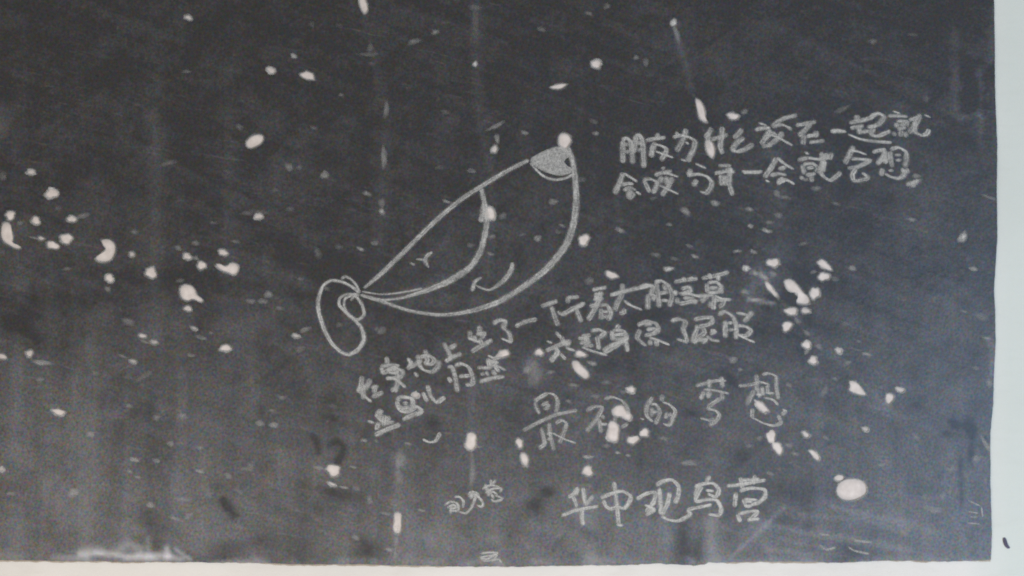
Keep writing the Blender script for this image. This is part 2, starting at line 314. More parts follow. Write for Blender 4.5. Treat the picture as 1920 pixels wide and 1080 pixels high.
def make_board():
    BE = [(-200,1047),(0,1050),(120,1052),(200,1053),(350,1054),(480,1056),(600,1058),(760,1060),(880,1063),(1000,1062),(1180,1059),(1240,1056),(1262,1058),(1300,1060),
          (1322,1059),(1328,1055),(1420,1053),(1500,1053),(1560,1055),(1620,1053),(1700,1051),(1780,1053),(1840,1052),(1858,1050)]
    RE = [(1858,1050),(1860,1000),(1857,900),(1857,812),(1862,760),(1864,700),(1867,640),(1866,590),(1864,540),(1868,480),(1870,450),(1869,360),(1870,270),(1866,180),(1865,60),(1864,0),(1863,-240)]
    def wob(pts, ax, amp):
        t = np.array([p[ax] for p in pts], float); s = np.array([p[1 - ax] for p in pts], float)
        n = int(abs(t[-1] - t[0]) / 4); q = np.linspace(t[0], t[-1], n)
        o = np.argsort(t); r = np.interp(q, t[o], s[o])
        nz = rng.normal(0, 1, n); k = np.convolve(nz, [.25, .5, .25], 'same')
        slow = np.convolve(rng.normal(0, 1, n), np.ones(9) / 9, 'same')
        r = r + amp * k + amp * 1.6 * slow
        return [(a, b) if ax == 0 else (b, a) for a, b in zip(q, r)]
    outer = wob(BE, 0, .55)[:-1] + wob(RE, 1, .22) + [(-200, -240)]
    G = 5.0
    xs = np.arange(-197, 1860, G); ys = np.arange(-237, 1060, G)
    X, Y = np.meshgrid(xs, ys); X = X.ravel(); Y = Y.ravel()
    X = X + rng.uniform(-.8, .8, X.shape); Y = Y + rng.uniform(-.8, .8, Y.shape)
    keep = inside(X, Y, outer) & inside(X + 3, Y, outer) & inside(X, Y + 3, outer)
    X, Y = X[keep], Y[keep]
    pts = [Vector((a, b)) for a, b in zip(X, Y)]; edges = []
    for poly in [outer] + HOLES:
        s = len(pts); n = len(poly)
        pts += [Vector(p) for p in poly]
        edges += [(s + i, s + (i + 1) % n) for i in range(n)]
    vo, eo, fo, *_ = delaunay_2d_cdt(pts, edges, [], 0, 0.01, False)
    V = np.array([(v.x, v.y) for v in vo]); F = np.array([f for f in fo if len(f) == 3])
    C = V[F].mean(1)
    ok = inside(C[:, 0], C[:, 1], outer)
    for poly in HOLES:
        a = np.array(poly); lo = a.min(0); hi = a.max(0)
        idx = np.where((C[:, 0] > lo[0]) & (C[:, 0] < hi[0]) & (C[:, 1] > lo[1]) & (C[:, 1] < hi[1]))[0]
        if len(idx): ok[idx] &= ~inside(C[idx, 0], C[idx, 1], poly)
    F = F[ok]
    a, b, c = V[F[:, 0]], V[F[:, 1]], V[F[:, 2]]
    cr = (b[:, 0] - a[:, 0]) * (c[:, 1] - a[:, 1]) - (b[:, 1] - a[:, 1]) * (c[:, 0] - a[:, 0])
    F[cr > 0] = F[cr > 0][:, ::-1]
    # boundary edges drop back towards the wall
    E = np.concatenate([F[:, [0, 1]], F[:, [1, 2]], F[:, [2, 0]]])
    key = {}
    for e in map(tuple, E.tolist()): key[e] = 1
    bd = [e for e in key if (e[1], e[0]) not in key]
    verts = [P(x, y, BOARD) for x, y in V]
    faces = F.tolist(); mp = {}
    def low(i):
        if i not in mp:
            mp[i] = len(verts); verts.append(P(V[i][0], V[i][1], -0.001))
        return mp[i]
    for p, q in bd: faces.append([q, p, low(p), low(q)])
    o = mesh_obj('painted_panel', verts, faces, BLACK, board)
    # chalk dust and damp marks lying on the paint
    x = np.array([(v[0] / PX) + 960 for v in verts]); y = np.array([540 - (v[2] - ZC) / PX for v in verts])
    d = np.interp(y, [-200, 0, 250, 450, 620, 800, 950, 1060], [.004, .005, .008, .016, .034, .068, .115, .155])
    d += .035 * np.exp(-((x - 30) / 300) ** 2) * np.clip(y / 700, 0, 1)
    d += .016 * np.clip((x - 1150) / 700, 0, 1) * np.clip(y / 500, 0, 1)
    def seg(pl, wd, s, sy=None):
        dd = np.full(x.shape, 1e9)
        for (x1, y1), (x2, y2) in zip(pl[:-1], pl[1:]):
            L = (x2 - x1) ** 2 + (y2 - y1) ** 2 + 1e-9
            t = np.clip(((x - x1) * (x2 - x1) + (y - y1) * (y2 - y1)) / L, 0, 1)
            dd = np.minimum(dd, (x - x1 - t * (x2 - x1)) ** 2 + (y - y1 - t * (y2 - y1)) ** 2)
        return s * np.exp(-dd / wd ** 2)
    def ell(cx, cy, rx, ry, s, ang=0):
        a = math.radians(ang); u = (x - cx) * math.cos(a) + (y - cy) * math.sin(a); w_ = -(x - cx) * math.sin(a) + (y - cy) * math.cos(a)
        return s * np.exp(-(u / rx) ** 2 - (w_ / ry) ** 2)
    L = [  # light streaks: polyline, half width, amount
     ([(38,120),(34,1040)],20,.020),([(88,560),(84,1040)],10,.018),([(168,640),(160,1045)],18,.032),([(290,150),(286,620)],20,.016),([(345,380),(342,760)],12,.012),([(240,700),(236,1040)],9,.030),
     ([(430,120),(426,560)],14,.016),([(480,180),(500,520)],10,.016),([(385,860),(380,1040)],12,.030),([(560,60),(556,420)],24,.009),([(640,100),(640,300)],14,.009),([(330,880),(335,1040)],8,.02),
     ([(1330,760),(1336,940)],12,.020),([(1245,900),(1248,1050)],12,.045),([(1105,960),(1110,1050)],12,.03),([(1520,560),(1530,820)],20,.008),([(1605,780),(1606,830)],6,.03),([(1000,985),(1080,1000),(1110,1035)],10,.035),([(1420,980),(1440,1010)],9,.04),
     ([(1500,965),(1620,975),(1700,1000)],4,.07),([(1460,1010),(1560,1030)],4,.05),([(1600,960),(1740,985)],5,.03),([(1240,60),(1300,420)],30,.004),([(700,700),(700,1040)],20,.010),([(930,980),(930,1040)],24,.03),([(780,1000),(860,1020)],26,.02),
     ([(684,20),(698,90),(712,160),(724,210),(722,280),(718,400),(712,465)],10,.020),
     ([(890,20),(892,120),(897,180),(905,235),(914,300)],10,.027),([(917,290),(921,400),(918,470),(912,540)],9,.030),
     ([(880,720),(885,820),(883,920)],8,.028),([(750,850),(748,900),(744,970),(742,1056)],8,.034),
     ([(1263,42),(1285,120),(1302,180),(1316,230),(1332,280)],6,.040),
     ([(1425,505),(1455,550),(1500,600),(1530,640),(1600,700),(1680,780)],6,.045),
     ([(1790,60),(1790,200)],12,.028),([(1790,120),(1792,215),(1800,222)],9,.034),([(1836,130),(1838,270)],6,.042),([(1800,222),(1832,212),(1842,222)],4,.08),
     ([(1862,20),(1860,110),(1855,115)],8,.05),([(1850,635),(1862,650),(1860,700)],5,.10),
     ([(290,60),(288,640)],14,.012),([(430,200),(428,520)],16,.012),([(170,760),(165,1040)],20,.03),([(40,540),(38,1040)],18,.015),
     ([(1330,985),(1345,1050)],16,.07),([(1205,975),(1215,1050)],24,.06),([(1335,975),(1330,1052)],12,.09),([(1160,990),(1165,1055)],20,.045),
     ([(1370,1045),(1420,1000),(1470,950)],4.5,.13),([(1410,990),(1450,1050)],7,.05),
     ([(1440,985),(1520,1000),(1600,1012),(1700,1030)],7,.10),([(1560,950),(1640,970),(1760,1000)],6,.08),([(1440,1030),(1520,1040)],6,.09),
     ([(1545,945),(1620,950),(1700,980)],14,.03),([(1390,960),(1440,985)],12,.04),
     ([(1535,575),(1600,600),(1640,640)],16,.012),([(1400,590),(1440,520)],16,.03),
     ([(150,1040),(200,1036),(235,1044),(262,1040),(300,1040),(340,1050)],5,.40),([(220,1036),(240,1018),(262,1030)],9,.20),([(312,1046),(312,1028),(318,1044)],5,.5),([(164,1046),(166,1052)],6,.15),([(180,1036),(205,1044)],4,.25),([(256,1044),(300,1046)],4,.3),
     ([(330,1030),(345,1042),(356,1048)],4,.32),([(278,1010),(280,1045)],5,.16),([(100,1046),(160,1047)],6,.2),([(190,1030),(150,1034)],7,.20),([(236,1046),(250,1048),(290,1046)],4,.3),
     ([(0,1040),(40,1044)],8,.08),([(430,1052),(500,1054)],5,.14),([(640,1050),(700,1052)],6,.10),([(480,1046),(500,1053)],7,.10),
     ([(760,1050),(830,1055)],10,.06),([(880,1058),(905,1050)],6,.10),([(1440,1050),(1520,1050)],5,.06),([(1640,1048),(1780,1048)],6,.07),
     ([(1100,1045),(1150,1052)],6,.10),([(920,1045),(940,1058)],8,.14),([(1290,1048),(1300,1053)],6,.10),([(1000,1052),(1030,1056)],6,.08),
     ([(1402,560),(1425,565),(1450,569)],3.5,.26),([(1411,510),(1421,515)],4,.18),([(1428,514),(1437,524)],5,.18),([(1390,547),(1402,548)],5,.12),([(1448,515),(1452,517)],6,.08),
     ([(1405,540),(1430,522)],9,.04),([(1000,690),(1012,706)],18,.10),([(1440,285),(1460,300)],12,.03),([(1690,300),(1780,420)],30,.01),
     ([(1145,560),(1350,690)],40,.008),([(700,570),(900,560)],14,.035),([(730,560),(780,545),(840,520)],10,.05),([(1010,520),(900,590)],14,.015),
     ([(1190,480),(1190,520)],16,.03),([(1430,420),(1370,560)],30,.008),([(930,215),(900,240)],10,.02),
     ([(5,200),(5,250)],12,.07),([(480,520),(560,520)],30,.01),([(1800,560),(1780,600)],30,.01),([(1680,560),(1770,560),(1780,580)],8,.026),
     ([(1130,1000),(1080,960),(1060,990),(1090,1040)],8,.02),([(990,1020),(1040,1046),(1080,1030)],8,.03),
    ]
    for pl, wd, s in L: d += seg(pl, wd, s)
    for e in [(120,900,130,60,.03),(360,960,110,50,.02),(540,960,80,60,-.01),(880,1010,90,30,.035),(1330,900,120,90,-.012),(1500,640,120,90,-.006),
              (1650,940,130,50,.02),(1180,930,60,40,.01),(720,960,90,60,.012),(1500,925,90,32,-.040),(1700,880,160,80,.012),(1780,740,90,90,.012),(1760,480,80,180,.010),
              (90,560,180,20,-.02),(30,610,26,22,-.045),(270,520,180,16,-.022,4),(45,590,30,16,-.025),(620,505,70,34,-.038,12),(560,495,60,16,-.02,25),(590,560,90,14,-.018,10),
              (640,925,44,13,-.05,12),(660,945,60,22,-.02,15),(595,955,14,14,-.03),(690,1032,26,22,-.085),(665,1008,20,14,-.03),(560,1020,36,40,-.035),(505,1030,22,30,-.03),
              (430,1028,60,16,-.05,-12),(420,1048,34,7,-.06),(285,975,22,38,-.045),(295,1020,16,22,-.05),(268,960,16,16,-.02),(110,1010,40,20,-.02),
              (1000,945,22,14,-.06,-35),(1028,922,16,10,-.06),(1005,960,14,14,-.03),(1100,1000,20,12,-.04,40),(1280,1010,14,40,-.06),(1305,1035,20,24,-.06),(1225,965,10,10,-.05),
              (1370,712,17,8,-.06,35),(1295,775,16,8,-.04),(1390,850,16,18,-.02),(1415,625,60,20,-.02),(1450,560,22,12,-.03),(1485,560,16,12,-.05),(1230,590,30,8,-.03),
              (1600,1036,20,12,-.06,30),(1575,1050,30,5,-.04),(1520,1030,26,6,-.03),(1508,990,14,8,-.03),(1470,980,24,14,-.02),
              (1815,800,8,14,-.075,-20),(1824,812,7,12,-.07),(1820,850,9,22,-.075),(1790,795,14,7,-.06,30),(1775,815,12,8,-.055),(1801,870,6,44,-.06),(1803,930,5,26,-.05),(1846,825,7,9,-.04),
              (1822,182,12,24,-.065),(1816,200,10,12,-.04),(1865,130,10,14,-.03),(1840,1000,16,30,-.01),(1700,1000,30,30,.0),
              (950,790,40,40,-.008),(830,360,60,80,-.004),(740,690,50,30,-.012),(860,700,30,20,-.015),(810,795,16,14,-.04),(600,770,60,40,-.008),
              (1280,420,90,40,-.003),(1055,290,30,30,0),(455,40,30,40,.006),(1010,640,30,16,-.012)]:
        d += ell(*(e[:4] + (e[4] * (1.9 if e[4] < 0 else 1.3),) + e[5:]))
    # sharper dark marks rubbed by a damp finger
    for pl, wd, s in [([(588,818),(594,826),(597,848)],5,-.10),([(620,832),(634,828),(644,836),(642,852),(632,868)],5.5,-.11),([(418,940),(426,952),(440,966)],7,-.13),([(420,936),(422,950)],5,-.05),([(408,908),(412,912)],6,-.05),
                      ([(1838,838),(1850,852)],4,-.05),([(1820,785),(1828,800)],5,-.05)]:
        d += seg(pl, wd * 1.3, s * 1.0)
    for k in range(190):        # arcs left by the duster and by rubbing hands
        x0 = random.uniform(-50, 1880); y0 = random.uniform(-50, 1060) if k % 2 else random.uniform(600, 1060)
        an = math.radians(random.choice([random.gauss(18, 10), random.gauss(-35, 14), random.gauss(88, 4)])); ln = random.uniform(30, 150); bow = random.uniform(-.25, .25) * ln
        a = (x0 - math.cos(an) * ln, y0 - math.sin(an) * ln); b = (x0 + math.cos(an) * ln, y0 + math.sin(an) * ln)
        m = (x0 - math.sin(an) * bow, y0 + math.cos(an) * bow)
        q1 = ((a[0] + m[0]) / 2 - math.sin(an) * bow * .3, (a[1] + m[1]) / 2 + math.cos(an) * bow * .3); q2 = ((b[0] + m[0]) / 2 - math.sin(an) * bow * .3, (b[1] + m[1]) / 2 + math.cos(an) * bow * .3)
        amp = (.004 + .016 * max(0, y0) / 1060) * random.choice([1.4, 1.4, -1.6])
        d += seg([a, q1, m, q2, b], random.uniform(4, 16), amp) * (.6 + .4 * np.sin(x * .05 + y * .03 + k))
    fr = np.interp(x, np.arange(-200, 1900, 12), np.clip(np.convolve(rng.normal(.35, 1, 176), [.3, .4, .3], 'same'), 0, 2)[:len(np.arange(-200, 1900, 12))])
    d += .11 * fr * np.exp(-((1056 - y) / 7.0) ** 2)          # chalk dust gathered along the lower edge
    at = o.data.attributes.new('dust', 'FLOAT', 'POINT'); at.data.foreach_set('value', np.maximum(d, -.03).astype(np.float32))
    return outer
OUT = make_board()

for k, poly in enumerate(HOLES):
    cx = sum(p[0] for p in poly) / len(poly); cy = sum(p[1] for p in poly) / len(poly)
    out = [(cx + (p[0] - cx) * 1.08, cy + (p[1] - cy) * 1.08) for p in poly]
    base = BOARD - .0014 - .00001 * (k % 9)
    v = [P(*p, base) for p in out]
    m = [(cx + (p[0] - cx) * .62, cy + (p[1] - cy) * .62) for p in poly]
    v += [P(*p, base + random.uniform(.0001, .0004)) for p in m]
    v.append(P(cx, cy, base + .0002)); n = len(out)
    f = []
    for i in range(n):
        j = (i + 1) % n
        f += [(j, i, n + i, n + j), (n + j, n + i, 2 * n)]
    o = mesh_obj('flaked_chip', v, f, PLASTER, board, smooth=True)
    area_ = max(p[0] for p in poly) - min(p[0] for p in poly); hh = max(p[1] for p in poly) - min(p[1] for p in poly); sz = (area_ * hh) ** .5
    wr = max(0, min(.65, (15.5 - sz) / 9)) * random.uniform(.6, 1.1)
    at = o.data.attributes.new('wear', 'FLOAT', 'POINT'); at.data.foreach_set('value', np.array([min(.8, wr + .45)] * n + [wr] * (n + 1), np.float32))
    if cx > 1580 and 900 < cy < 930: o['label'] = 'largest oval chip of bare plaster at lower right'

# ------------------------------------------------------------------ brown grime caught under the lower edge
def grime(outer):
    low = [p for p in outer if p[1] > 1040 and -190 < p[0] < 1858]
    v, f = [], []; wd = 1.0
    for i, p in enumerate(low):
        wd = max(.2, min(3.6, wd + random.gauss(0, .5)))
        v += [P(p[0], p[1] - 2.0, .0008), P(p[0], p[1] + wd, .0008)]
        if i: f.append((2 * i - 2, 2 * i - 1, 2 * i + 1, 2 * i))
    s = NT('brown_grime'); c = s.mix(s.noise(s.n('ShaderNodeNewGeometry').outputs['Position'], 60, 3, .6).outputs[0], (.26, .19, .12, 1), (.62, .52, .40, 1))
    b = s.n('ShaderNodeBsdfPrincipled', {'Base Color': c, 'Roughness': .9}); s.t.links.new(b.outputs[0], s.out.inputs[0])
    mesh_obj('edge_grime', v, f, s.m, board)
grime(OUT)

# ------------------------------------------------------------------ chalk
def add_layers(o, uvs, press):
    me = o.data
    uvl = me.uv_layers.new(name='stroke')
    for lp in me.loops: uvl.data[lp.index].uv = uvs[lp.vertex_index]
    at = me.attributes.new('press', 'FLOAT', 'POINT'); at.data.foreach_set('value', np.array(press, np.float32))

# faint scuffs, each a thin film of dust thickest in the middle
for k, (cx, cy, L_, W_, ang, s) in enumerate(SC):
    n = max(9, int((L_ + W_) * .35))
    o1 = blob(cx, cy, L_ * 1.25, W_ * 1.35, ang, .14, n); v = [P(*p, BOARD + .00006) for p in o1]
    v += [P(cx + (p[0] - cx) * .5, cy + (p[1] - cy) * .5, BOARD + .00012) for p in o1]; v.append(P(cx, cy, BOARD + .00013))
    f = []
    for i in range(n):
        j = (i + 1) % n; f += [(j, i, n + i, n + j), (n + j, n + i, 2 * n)]
    o = mesh_obj('scuff_mark', v, f, CHALK, board)
    add_layers(o, [(k * 9.7 + i, .5) for i in range(2 * n + 1)], [0] * n + [s * .50] * n + [s * .75])

v, f, uvs, pr = [], [], [], []
for k, poly in enumerate(HOLES):           # paint worn thin round each flaked place
    cx = sum(p[0] for p in poly) / len(poly); cy = sum(p[1] for p in poly) / len(poly); n = len(poly); b = len(v)
    sz = max(abs(p[0] - cx) + abs(p[1] - cy) for p in poly)
    for g, q in ((-.4, .9), (1.6, .42), (3.6, 0)):
        for i, p in enumerate(poly):
            r_ = math.hypot(p[0] - cx, p[1] - cy) + 1e-6; e = 1 + (g + (random.uniform(-.8, 1.4) if g > 1 else 0)) / r_
            v.append(P(cx + (p[0] - cx) * e, cy + (p[1] - cy) * e, BOARD + .00005)); uvs.append((k * 31.7 + i, .5)); pr.append(q * .5)
    for ring in (0, 1):
        for i in range(n):
            j = (i + 1) % n; f.append((b + (ring + 1) * n + j, b + (ring + 1) * n + i, b + ring * n + i, b + ring * n + j))
o = mesh_obj('worn_rims', v, f, CHALK, board); add_layers(o, uvs, pr); o['kind'] = 'stuff'

def catmull(pts, step=2.2):
    if len(pts) < 2: pts = pts * 2
    P_ = [np.array(p, float) for p in pts]
    P_ = [2 * P_[0] - P_[1]] + P_ + [2 * P_[-1] - P_[-2]]
    out = []
    for i in range(1, len(P_) - 2):
        a, b, c, d = P_[i - 1:i + 3]; n = max(2, int(np.hypot(*(c - b)[:2]) / step))
        # centripetal-like damping keeps corners of handwriting tight
        m1, m2 = (c - a) * .36, (d - b) * .36
        for k in range(n):
            t = k / n
            out.append((2*t**3-3*t*t+1)*b + (t**3-2*t*t+t)*m1 + (-2*t**3+3*t*t)*c + (t**3-t*t)*m2)
    out.append(P_[-2]); return np.array(out)

UOFF = [0.0]
class Ink:
    """collects chalk ribbons into one mesh"""
    def __init__(s): s.v, s.f, s.uv, s.p, s.layer = [], [], [], [], 0
    def ribbon(s, pts, width, press=.6, nib=None, fade=.35):
        s._ribbon(pts, width, press * .17, nib, fade, 1.75)       # loose dust beside the stroke
        s._ribbon(pts, width, press, nib, fade, 1.0)
    def _ribbon(s, pts, width, press, nib, fade, wide):
        q = catmull(pts)
        if len(q) < 3: q = np.array([q[0], (q[0] + q[-1]) / 2, q[-1]])
        xy = q[:, :2]; g = np.gradient(xy, axis=0)
        g /= (np.hypot(g[:, 0], g[:, 1])[:, None] + 1e-9)
        nrm = np.stack([-g[:, 1], g[:, 0]], 1)
        ls = np.concatenate([[0], np.cumsum(np.hypot(*np.diff(xy, axis=0).T))]); T = ls[-1] + 1e-6
        if q.shape[1] > 2: W = q[:, 2]
        else: W = np.full(len(q), float(width))
        if nib:
            L, a, t = nib; nv = np.array([math.cos(math.radians(a)), math.sin(math.radians(a))]) * L
            W = np.abs(nrm @ nv) + t
            W = np.convolve(np.pad(W, 2, 'edge'), np.ones(5) / 5, 'valid')
        if nib and wide == 1: press = press * np.clip((7.5 / np.maximum(W, 3)) ** .45, .85, 1.3)
        W = W * wide if wide < 1.5 else W * 1.25 + 3.0
        W = W * np.clip(.55 + .45 * np.minimum(ls, T - ls) / 3.0, .55, 1)
        W = W * (1 + .07 * np.sin(ls * .35 + random.uniform(0, 6)) + rng.normal(0, .03, len(W)))
        UOFF[0] += 371.3
        b = len(s.v); d0 = BOARD + .00018 + s.layer * .00003; s.layer += 1
        ph = random.uniform(0, 6)
        for i in range(len(q)):
            h = W[i] / 2; d = d0 + .0000004 * i
            e = min(ls[i], T - ls[i]); pr = (press if np.ndim(press) == 0 else press[i]) * (fade + (1 - fade) * min(1, e / 4.0)) * (1 + .14 * math.sin(ls[i] * .11 + ph))
            for sg, v_ in ((-1, 0), (1, 1)):
                c = xy[i] + nrm[i] * h * sg
                s.v.append(P(c[0], c[1], d)); s.uv.append((UOFF[0] + ls[i], v_)); s.p.append(pr)
        for i in range(len(q) - 1):
            s.f.append((b + 2 * i, b + 2 * i + 2, b + 2 * i + 3, b + 2 * i + 1))
    def fill(s, poly, press):
        b = len(s.v); cx = sum(p[0] for p in poly) / len(poly); cy = sum(p[1] for p in poly) / len(poly); n = len(poly)
        UOFF[0] += 371.3; d = BOARD + .00018 + s.layer * .00003; s.layer += 1
        for p in poly: s.v.append(P(*p, d)); s.uv.append((UOFF[0], .5)); s.p.append(press * .6)
        for p in poly: s.v.append(P(cx + (p[0] - cx) * .9, cy + (p[1] - cy) * .9, d)); s.uv.append((UOFF[0], .5)); s.p.append(press)
        s.v.append(P(cx, cy, d)); s.uv.append((UOFF[0], .5)); s.p.append(press)
        for i in range(n):
            j = (i + 1) % n; s.f += [(b + j, b + i, b + n + i, b + n + j), (b + n + j, b + n + i, b + 2 * n)]
    def build(s, name, parent=None):
        o = mesh_obj(name, s.v, s.f, CHALK, parent); add_layers(o, s.uv, s.p); return o

def parse(t):
    return [[tuple(float(a) for a in p.split(',')) for p in st.split()] for st in t.split(';') if st.strip()]

def writing(name, label, cat, frames, nib, press=.6, group=None):
    """frames: list of (ox, oy, zoom, [glyph strings]) with stroke points as read off an enlargement"""
    root = empty(name, label, cat, group)
    for ox, oy, k, glyphs in frames:
        for g in glyphs:
            ink = Ink()
            for st in parse(g):
                pts = [(ox + p[0] / k, oy + p[1] / k) for p in st]
                ink.ribbon(pts, 5, press * random.uniform(.85, 1.12), nib)
            ink.build('character', root)
    return root

A = (1140, 200, 6.0); B = (1440, 200, 6.0)
writing('chalk_writing', 'upper of two chalk handwriting rows at right, beginning beside the drawing tip', 'chalk writing', [(*A, [
 "170,380 165,500 168,635; 150,378 210,355 255,400 268,500 282,645; 182,430 235,420; 190,512 245,502; 315,320 305,430 288,520; 300,330 350,318 385,380 398,520 402,690; 325,412 385,408; 330,492 392,482",
 "420,382 540,358 650,345; 552,292 562,350; 530,395 500,480 485,572; 520,420 600,440 650,470 655,505 620,560 590,608; 530,500 640,540 738,575",
 "755,285 800,322; 880,245 860,330 820,420 765,505; 725,345 830,325 925,350 978,395 962,475 920,560 893,622; 868,395 912,425; 815,590 885,615",
 "1170,235 1130,310 1082,345; 1128,320 1120,400 1130,480; 1160,370 1260,345 1352,310; 1285,225 1275,350 1262,450 1290,535",
 "1510,248 1465,310 1408,355; 1535,345 1460,400 1402,480 1450,505 1540,480 1640,420",
 ]), (*B, [
 "-150,262 -50,240 30,240; -110,180 -10,215; 30,250 -20,340 -80,430; -60,370 50,300 100,330; -70,450 50,430; 330,95 190,130 100,180 40,235; 60,220 160,205 240,240 262,270; 0,310 120,352 280,440; 170,285 110,360 -10,445",
 "310,212 430,190 545,168; 480,175 430,250 340,332; 405,310 395,430; 430,335 575,312; 545,270 530,350; 460,402 640,383",
 "700,278 780,268 885,284; 710,286 800,278 870,280",
 "1000,88 1000,180; 910,185 1080,150 1190,115; 920,242 1080,215; 1020,200 1030,315; 900,310 1020,360 1150,385 1395,405; 1140,120 1240,78 1305,120 1250,190 1190,222; 1110,228 1230,215; 1190,230 1160,310 1230,332 1380,272; 1040,290 1150,270",
 "1400,50 1490,80; 1350,103 1470,105 1570,112; 1440,175 1455,240; 1440,162 1560,170 1552,225; 1450,250 1555,235; 1430,285 1408,330; 1500,255 1490,340; 1540,280 1560,345; 1580,152 1690,125; 1705,78 1680,160 1630,240 1580,300; 1655,160 1655,280 1725,322 1790,300 1810,250; 1750,90 1830,122; 1470,200 1540,205",
 ])], (8.8, 22, 3.6), .47)
writing('chalk_writing', 'lower of two chalk handwriting rows at right, directly under the top row', 'chalk writing', [(*A, [
 "170,740 130,860 70,985; 170,745 250,795 335,848; 150,882 230,865 290,872; 170,942 250,912 320,945; 262,930 232,990 242,1040; 232,1045 300,962; 310,952 372,992",
 "400,820 440,900 470,970; 390,820 480,815 552,852 530,930 490,972; 610,675 632,710; 520,772 620,742 720,722; 610,745 700,760 795,792; 612,782 575,858; 725,790 690,880 600,1005; 570,880 680,932 795,985; 655,780 658,880",
 "935,700 905,785; 980,638 1105,695; 890,775 1010,760 1110,785 1168,850 1150,920 1100,972 1030,950; 1005,820 952,895",
 "1240,662 1390,665; 1195,752 1320,730 1432,735; 1345,690 1340,730; 1270,760 1280,892; 1375,680 1365,860 1402,1003; 1320,765 1322,890",
 "1500,725 1600,735 1742,730; 1520,742 1620,740 1720,740",
 ]), (*B, [
 "95,575 40,680 -45,800; 100,570 180,640 292,708; 110,702 210,682; 20,775 120,755 212,772; -30,825 20,850; 180,800 100,855; 95,870 200,825 302,875",
 "410,505 462,540; 330,602 450,577 560,592 700,570; 382,650 412,762; 390,650 500,640 560,690 540,745; 432,692 520,682; 420,772 540,752; 388,780 368,822; 485,765 492,852; 420,800 425,840; 600,508 612,620 590,740 640,800 700,828 760,790 825,735; 635,600 615,740; 720,515 690,600; 660,520 650,600",
 "965,440 905,560 860,645; 930,490 1010,505 1112,542; 930,587 1050,592 1172,602; 890,692 1000,680 1090,640 1170,605; 990,700 950,760 965,832 1050,825 1125,800 1055,740",
 "1170,512 1250,492 1330,482; 1318,480 1290,570 1220,652; 1335,510 1315,645; 1290,582 1345,620; 1372,500 1380,600 1400,682; 1370,480 1470,460 1550,510 1555,600 1532,682; 1422,542 1500,547; 1430,602 1502,602; 1290,692 1270,782; 1312,752 1380,790 1470,805 1532,760 1502,690; 1350,715 1412,722; 1550,690 1582,752",
 "1550,882 1640,850 1700,832; 1632,870 1642,910",
 ])], (8.4, 22, 3.6), .48)
C = (960, 500, 5.4); D = (1180, 490, 5.4); E = (650, 600, 4.5)
writing('chalk_writing', 'upper of two slanting chalk handwriting rows climbing rightwards under the drawing', 'chalk writing', [(*E, [
 "130,470 120,560 92,612; 205,495 150,592; 85,602 190,545; 110,600 150,642 212,692; 138,560 142,672; 205,570 272,560; 242,555 230,622; 210,652 310,608",
 "332,308 350,382; 282,390 400,380 450,390; 290,392 312,462; 300,452 400,402 470,432 450,482 330,492; 350,442 430,450; 330,492 410,500 502,570; 420,402 430,520 405,612; 370,600 435,562; 330,420 440,415",
 "510,318 542,360 520,412; 505,412 580,372 640,335; 660,248 680,340 660,382; 600,290 612,370 650,420 720,437 772,392 782,338; 612,312 700,302 742,342 712,372 660,362; 570,440 602,482",
 "815,188 860,270 882,332; 862,240 932,207; 828,352 900,312 972,282",
 "1120,45 1120,132; 1040,90 1040,172; 1090,122 1162,112 1130,152; 1025,152 1130,190; 1122,150 1142,212; 1170,198 1232,168; 1050,268 1130,222 1202,182; 1075,130 1085,192",
 "1230,32 1290,2 1342,12 1322,62 1372,112 1382,180 1300,153",
 ]), (*C, [
 "30,605 130,560 255,530",
 "290,402 380,375 462,345; 398,400 430,500 468,602",
 "575,300 560,372; 560,312 680,305; 458,452 510,482 620,425 742,368; 640,400 670,480 705,565",
 "810,237 960,208; 835,290 930,270; 820,332 930,322; 895,250 870,360 820,460 765,545; 902,420 905,540; 880,392 960,390 1002,470 965,545; 912,452 982,460; 920,502 972,502; 850,260 860,350; 780,402 880,378",
 "990,290 1130,250 1400,192 1430,190; 1120,168 1112,280 1060,380 1042,452; 1130,340 1200,390 1320,440; 1082,470 1140,460 1122,420",
 ]), (*D, [
 "100,265 175,240 240,262 215,345; 192,330 185,490; 190,332 252,352 232,402; 272,210 285,300 305,472; 250,210 330,200 400,250 432,350 402,462; 300,322 402,312; 320,392 402,400; 340,230 380,300",
 "450,210 560,190 695,175; 542,158 562,212; 622,150 632,192; 520,282 600,262 622,300 520,335; 500,325 600,330 700,350 785,352; 482,360 490,432; 500,432 600,412 672,400 640,422; 540,372 662,372; 470,290 462,350",
 "730,172 850,150 1012,108; 802,122 832,182; 902,130 900,202; 782,220 792,320; 790,217 880,210 932,260 900,312; 800,272 902,262; 790,320 960,305; 800,350 720,412; 700,348 850,340; 870,350 950,382 1032,390; 822,402 822,472; 840,402 950,390 942,440 900,462; 862,330 850,492",
 ])], (7.8, 24, 4.2), .48)
